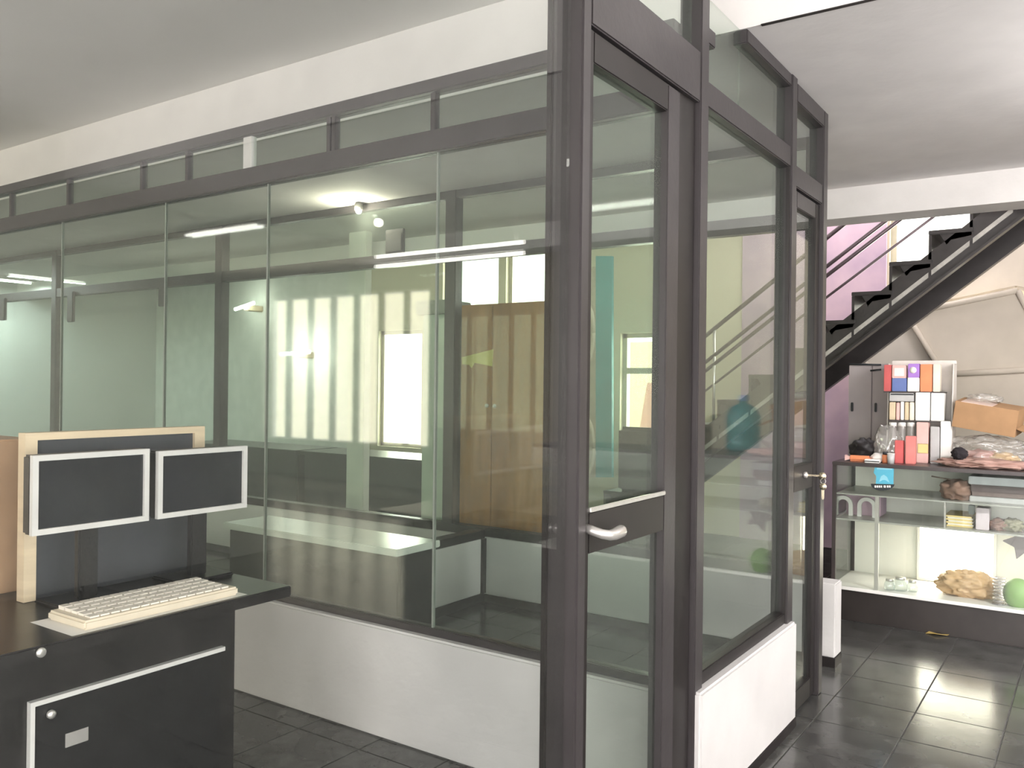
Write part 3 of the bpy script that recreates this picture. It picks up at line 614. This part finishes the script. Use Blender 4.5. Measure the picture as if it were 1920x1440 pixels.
slab([(1590, 700), (1650, 700), (1650, 930), (1590, 930)], YP+.12, .05, PALEC2, 'narrow grey board at the left of the pale boards', False)

# ------------------------------------------------------------------ west part of the front room: desk with screens
DK = thing('computer_desk', (-2.6, 1.2, 0), 'black computer desk with silver trim in front of the glass partition', 'desk')
box('desk_top', -3.05, -2.12, .25, 1.86, .715, .75, DESKM, DK, .004)
box('front_panel', -2.22, -2.19, .30, 1.70, .02, .715, DESKM, DK, .003)
box('side_panel', -3.0, -2.22, 1.66, 1.70, 0, .715, DESKM, DK, .003)
box('side_panel', -3.0, -2.22, .30, .34, 0, .715, DESKM, DK, .003)
ya = at(52, 1380, 'x', -2.185).y
d = box('drawer_front', -2.192, -2.178, ya+.012, 1.64, .20, .585, BLACKP, DK, .002)
boxes('trim', [(-2.19, -2.172, ya, 1.65, .585, .597), (-2.19, -2.172, ya, ya+.011, .20, .585)], SILV, d)
box('glare_patch', -2.179, -2.176, ya+.09, ya+.15, .455, .49, flatc('glare_grey', (.30, .29, .28)), d)  # grey patch painting the glare on the drawer front
lathe('knob', [(.008, 0), (.011, .004), (.011, .012), (.006, .015)], (-2.178, ya+.05, .555), ALU, d, 14, (0, math.radians(90), 0))
lathe('cable_cap', [(.008, 0), (.012, .003), (.012, .007), (.008, .009)], (-2.119, at(75, 1222, 'x', -2.12).y, .735), ALU, DK, 14, (0, math.radians(90), 0))
KB = thing('keyboard', (-2.27, 1.45, .75), 'beige keyboard near the front edge of the black desk', 'keyboard')
box('case', -2.335, -2.15, 1.20, 1.68, .751, .776, BEIGE, KB, .006)
ks = []
for r in range(5):
    for q in range(15): ks.append((-2.325+r*.033, -2.325+r*.033+.026, 1.225+q*.029, 1.225+q*.029+.024, .775, .786-.0015*r))
boxes('keys', ks, flatc('key_cream', (.80, .76, .68)), KB)
tag(box('paper_pad', -2.345, -2.135, 1.16, 1.70, .7505, .7508, WHITE), 'white sheet of paper under the beige keyboard', 'paper')
def monitor(ya, yb, z0, z1, x, lab):
    t = thing('monitor', (x, (ya+yb)/2, .75), lab, 'monitor', 'screens on the black desk')
    b = .016
    box('housing', x-.05, x-.008, ya, yb, z0, z1, BLACKP, t, .006)
    boxes('bezel', [(x-.01, x+.006, ya, yb, z0, z0+b), (x-.01, x+.006, ya, yb, z1-b, z1), (x-.01, x+.006, ya, ya+b, z0+b, z1-b), (x-.01, x+.006, yb-b, yb, z0+b, z1-b)], SILV, t)
    box('screen', x-.009, x-.003, ya+b, yb-b, z0+b, z1-b, SCREEN, t)
    ym = (ya+yb)/2
    box('stand', x-.045, x-.02, ym-.03, ym+.03, .765, z0+.03, BLACKP, t, .004); box('base', x-.13, x+.03, ym-.10, ym+.10, .751, .765, BLACKP, t, .005)
monitor(1.187, 1.535, .97, 1.19, -2.40, 'flat screen with silver frame nearest the left edge of the picture')
monitor(1.565, 1.90, .97, 1.18, -2.40, 'flat screen with silver frame farther from the left edge, near the partition')
DV = thing('desk_divider', (-2.58, 1.5, .75), 'pale wood framed divider standing behind the two screens', 'divider')
z0, z1 = .751, 1.242
boxes('frame', [(-2.60, -2.56, 1.247, 1.282, z0, z1), (-2.60, -2.56, 1.81, 1.85, z0, z1), (-2.60, -2.56, 1.282, 1.81, z1-.022, z1)], BIRCH, DV)
box('panel', -2.588, -2.572, 1.282, 1.81, .751, z1-.022, flatc('divider_navy', (.045, .05, .06)), DV)
tag(box('brown_chest', -3.02, -2.72, 1.02, 1.36, .7505, 1.215, flatc('chest_brown', (.42, .27, .16)), None, .006), 'brown wooden chest behind the first screen at the left edge', 'chest')
bpy.data.objects['brown_chest'].location.z -= 0
# ------------------------------------------------------------------ inside the glass room and beyond
t = thing('white_table', (-2.95, 3.1, 0), 'white-topped table with dark sides inside the glass room', 'table')
box('table_top', -3.72, -2.52, 2.80, 3.10, .64, .672, WTOP, t, .004)
box('front_board', -3.70, -2.54, 2.83, 2.85, .06, .64, DESKM, t, .003)
box('side_board', -2.56, -2.54, 2.85, 3.08, 0, .64, DESKM, t, .003); box('side_board', -3.70, -3.68, 2.85, 3.08, 0, .64, DESKM, t, .003)
t = thing('brown_cupboard', (-3.4, 5.0, 0), 'tall brown two-door cupboard behind the rear glazing', 'cupboard')
box('carcass', -3.84, -2.95, 4.80, 5.20, 0, 1.955, BROWN, t, .004)
for a, b in ((-3.835, -3.452), (-3.446, -2.955)):
    d = box('door', a, b, 4.782, 4.80, .06, 1.945, BROWN, t, .003)
    hx = b-.03 if a < -3.6 else a+.03
    lathe('knob', [(.008, 0), (.014, .01), (.012, .018), (.006, .021)], (hx, 4.782, 1.25), ALU, d, 14, (math.radians(90), 0, 0))
v0, v1 = at(866, 668, 'y', 4.78), at(925, 690, 'y', 4.78)
nt = thing('yellow_note', ((v0.x+v1.x)/2, 4.779, v1.z), 'torn yellow paper note stuck on the brown cupboard', 'note')
prism('paper', [P2(866, 670, 4.78), P2(925, 655, 4.78), P2(923, 687, 4.78), P2(890, 680, 4.78), P2(884, 690, 4.78), P2(880, 684, 4.78), P2(867, 683, 4.78)], 'y', 4.778, 4.7815, flatc('note_yellow', (.85, .70, .22)), nt)
t = thing('pale_pillar', (-3.98, 4.9, 0), 'pale square pillar with a wider cap left of the brown cupboard', 'pillar')
PIL = mat('pillar_paint', (.62, .66, .58), .7)
box('shaft', -4.09, -3.86, 4.80, 5.02, 0, 1.90, PIL, t, .004); box('cap', -4.13, -3.845, 4.76, 5.06, 1.90, 2.0, mat('pillar_cap', (.33, .33, .30), .7), t, .006)
DESK2 = mat('dark_counter_laminate', (.035, .035, .037), .35, 0, .25, 4)
for k, (a, b) in enumerate(((-8.6, -6.75), (-6.7, -4.9))):
    t = thing('dark_bench', ((a+b)/2, 6.2, 0), ['long dark work bench beyond the glass, farther left', 'long dark work bench beyond the glass, left of the pillar'][k], 'bench')
    box('worktop', a, b, 5.95, 6.55, .66, .70, DESK2, t, .004)
    box('front_panel', a+.03, b-.03, 6.0, 6.02, .02, .66, DESK2, t, .003); box('side_panel', a+.02, a+.05, 6.02, 6.5, 0, .66, DESK2, t); box('side_panel', b-.05, b-.02, 6.02, 6.5, 0, .66, DESK2, t)
tag(prism('teal_column', [P2(1117, 480, 7.3), P2(1147, 480, 7.3), P2(1147, 895, 7.3), P2(1117, 895, 7.3)], 'y', 7.3, 7.34, TEAL, None), 'teal painted board standing left of the far window', 'board')
o = bpy.data.objects['teal_column']
RG = thing('ring_poster', (at(1100, 700, 'y', 7.28).x, 7.3, .5), 'tan poster with pale rings beside the teal board', 'poster')
prism('sheet', [P2(1060, 500, 7.3), P2(1117, 500, 7.3), P2(1117, 895, 7.3), P2(1060, 895, 7.3)], 'y', 7.3, 7.34, flatc('poster_tan', (.45, .40, .32)), RG)
for k, py in enumerate((625, 840)):
    c = at(1096, py, 'y', 7.29)
    tube('ring', [(c.x+.10*math.cos(a), 7.295, c.z+.30*math.sin(a)) for a in [i*math.pi/12 for i in range(25)]], .018, flatc('ring_pale%d' % k, (.70, .62, .50)), RG, 8)
# office chair silhouette in front of the far window
CH = thing('office_chair', (at(1185, 880, 'y', 5.45).x, 5.45, 0), 'black office chair in front of the far window', 'chair')
cxp = CH.location.x
box('backrest', cxp-.20, cxp+.20, 5.60, 5.67, .62, 1.10, BLACKP, CH, .03, seg=3); box('seat', cxp-.23, cxp+.23, 5.20, 5.63, .44, .52, BLACKP, CH, .03, seg=3)
tube('gas_lift', [(cxp, 5.43, .10), (cxp, 5.43, .44)], .025, BLACKP, CH, 10)
for k in range(5):
    a = 2*math.pi*k/5; l = tube('base_leg', [(cxp, 5.43, .11), (cxp+.26*math.cos(a), 5.43+.26*math.sin(a), .07)], [.022, .015], BLACKP, CH, 8)
    lathe('caster', [(.018, -.012), (.026, -.006), (.026, .006), (.018, .012)], (cxp+.27*math.cos(a), 5.43+.27*math.sin(a), .028), BLACKP, l, 12, (math.radians(90), 0, a))
# spot lamp where the rear glazing meets the soffit, two wall lamps far left
def spot(p, lab):
    t = thing('spot_lamp', p, lab, 'lamp')
    lathe('housing', [(.022, 0), (.03, .01), (.03, .05), (.012, .06)], p, ALU, t, 16); lathe('bulb', [(.004, -.02), (.016, -.014), (.02, -.004), (.018, .0)], p, LAMP, t, 16)
pl = bpy.data.lights.new('spot_light', 'POINT'); pl.energy = 16; pl.shadow_soft_size = .03; pl.color = (1, .9, .72)
plo = bpy.data.objects.new('spot_light', pl); C.objects.link(plo); plo.location = (-4.36, 4.36, 2.57)
spot((-4.36, 4.40, 2.62), 'small bright spot lamp under the soffit by the rear glazing')
def walllamp(a, b, Y, lab):
    u, v = at(a[0], a[1], 'y', Y), at(b[0], b[1], 'y', Y); c = (u+v)/2
    t = thing('wall_lamp', c, lab, 'lamp')
    tube('tube', [u, c, v], .022, LAMP, t, 10); box('bracket', c.x-.05, c.x+.05, Y+.025, Y+.28, c.z-.06, c.z+.02, BIRCH, t, .01)
walllamp((441, 580), (476, 568), 7.5, 'short tilted bright lamp high on the far wall')
walllamp((527, 664), (580, 660), 7.5, 'short level bright lamp on the far wall')
# added ceiling fittings behind the viewer to light the front room
for k, (x, y) in enumerate(((.9, -.9), (-3.6, -1.6), (-7.6, -.6))):
    t = thing('added_ceiling_light', (x, y, ZC-.06), 'added twin tube ceiling light behind the viewer, %s' % ('near the door side', 'in the middle', 'at the far side')[k], 'ceiling light', 'added tube lights of the front room')
    box('body', x-.62, x+.62, y-.08, y+.08, ZC-.05, ZC-.001, WHITE, t, .006)
    for dy in (-.04, .04): tube('tube', [(x-.58, y+dy, ZC-.068), (x+.58, y+dy, ZC-.068)], .014, TUBE, t, 10)
# added tube lights out of view, brighten the far left of the glass room
for k, (x, y) in enumerate(((-10.6, 3.55), (-11.3, 5.1))):
    t = thing('added_ceiling_light', (x, y, ZS-.06), ('added single tube ceiling light at the far left end of the glass room', 'added single tube ceiling light beyond the rear glazing at the far left')[k], 'ceiling light', 'added tube lights of the glass room')
    box('body', x-.05, x+.05, y-.5, y+.5, ZS-.045, ZS-.001, WHITE, t, .006); tube('tube', [(x, y-.45, ZS-.06), (x, y+.45, ZS-.06)], .014, TUBE, t, 10)
    ld = bpy.data.lights.new('tube_fill', 'AREA'); ld.shape = 'RECTANGLE'; ld.size = .1; ld.size_y = .9; ld.energy = 42; ld.color = (.93, 1, 1)
    lo = bpy.data.objects.new('tube_fill', ld); C.objects.link(lo); lo.location = (x, y, ZS-.08)
# added tube light right of the view, brightens the counter and soffit
x, y, zh = 1.0, 3.9, 2.15
t = thing('added_hanging_light', (x, y, zh), 'added suspended tube light over the shop floor before the counter', 'ceiling light')
box('body', x-.6, x+.6, y-.02, y+.02, zh-.012, zh+.012, WHITE, t, .004)
for dx in (-.5, .5): tube('wire', [(x+dx, y, zh+.012), (x+dx, y, ZS)], .003, ALU, t, 6)
for dz in (-.03, .03): tube('tube', [(x-.55, y, zh+dz), (x+.55, y, zh+dz)], .012, TUBE, t, 10)
for dz, rx, e in ((-.05, 25, 70), (.05, 180, 42)):
    ld = bpy.data.lights.new('tube_fill', 'AREA'); ld.shape = 'RECTANGLE'; ld.size = 1.1; ld.size_y = .05; ld.energy = e; ld.color = (1, .95, .94)
    lo = bpy.data.objects.new('tube_fill', ld); C.objects.link(lo); lo.location = (x, y, zh+dz); lo.rotation_euler = (math.radians(rx), 0, 0)
# small grey box on the rear rail and a pale column behind it
u, v = at(724, 432, 'y', 4.46), at(757, 488, 'y', 4.46)
t = thing('junction_box', ((u.x+v.x)/2, 4.47, 2.30), 'small grey box standing on the rear glazing rail', 'box')
box('housing', u.x, v.x, 4.452, 4.475, 2.301, u.z, flatc('box_grey', (.05, .05, .05)), t, .004); box('cover', u.x+.012, v.x-.012, 4.446, 4.452, 2.315, u.z-.03, flatc('cover_grey', (.08, .08, .08)), t, .003)
u, v = at(652, 600, 'y', 5.25), at(684, 600, 'y', 5.25)
t = thing('pale_column', ((u.x+v.x)/2, 5.29, 0), 'pale full-height column left of the capped pillar', 'column')
box('shaft', u.x, v.x, 5.25, 5.33, .12, ZS-.001, mat('column_paint', (.80, .79, .74), .8), t, .006); box('base', u.x-.02, v.x+.02, 5.23, 5.35, 0, .12, flatc('column_base', (.35, .35, .33)), t, .006)
# outside: a house front across the street, seen faintly through the far window
tag(box('street_house', -9.5, -5.6, 16, 18, 0, 2.3, flatc('house_yellow', (.85, .76, .55))), 'pale yellow house across the street', 'house')
tag(prism('red_awning', [(-6.45, -.05), (-5.75, -.05), (-6.0, 1.45), (-6.2, 1.45)], 'y', 13.0, 13.1, flatc('banner_red', (.62, .33, .28)), None), 'red pointed banner outside the far window', 'banner')
g = box('ground', -40, 40, YN+.25, 60, -.2, -.05, flatc('street', (.5, .48, .44))); tag(g, 'pale street outside', kind='structure')
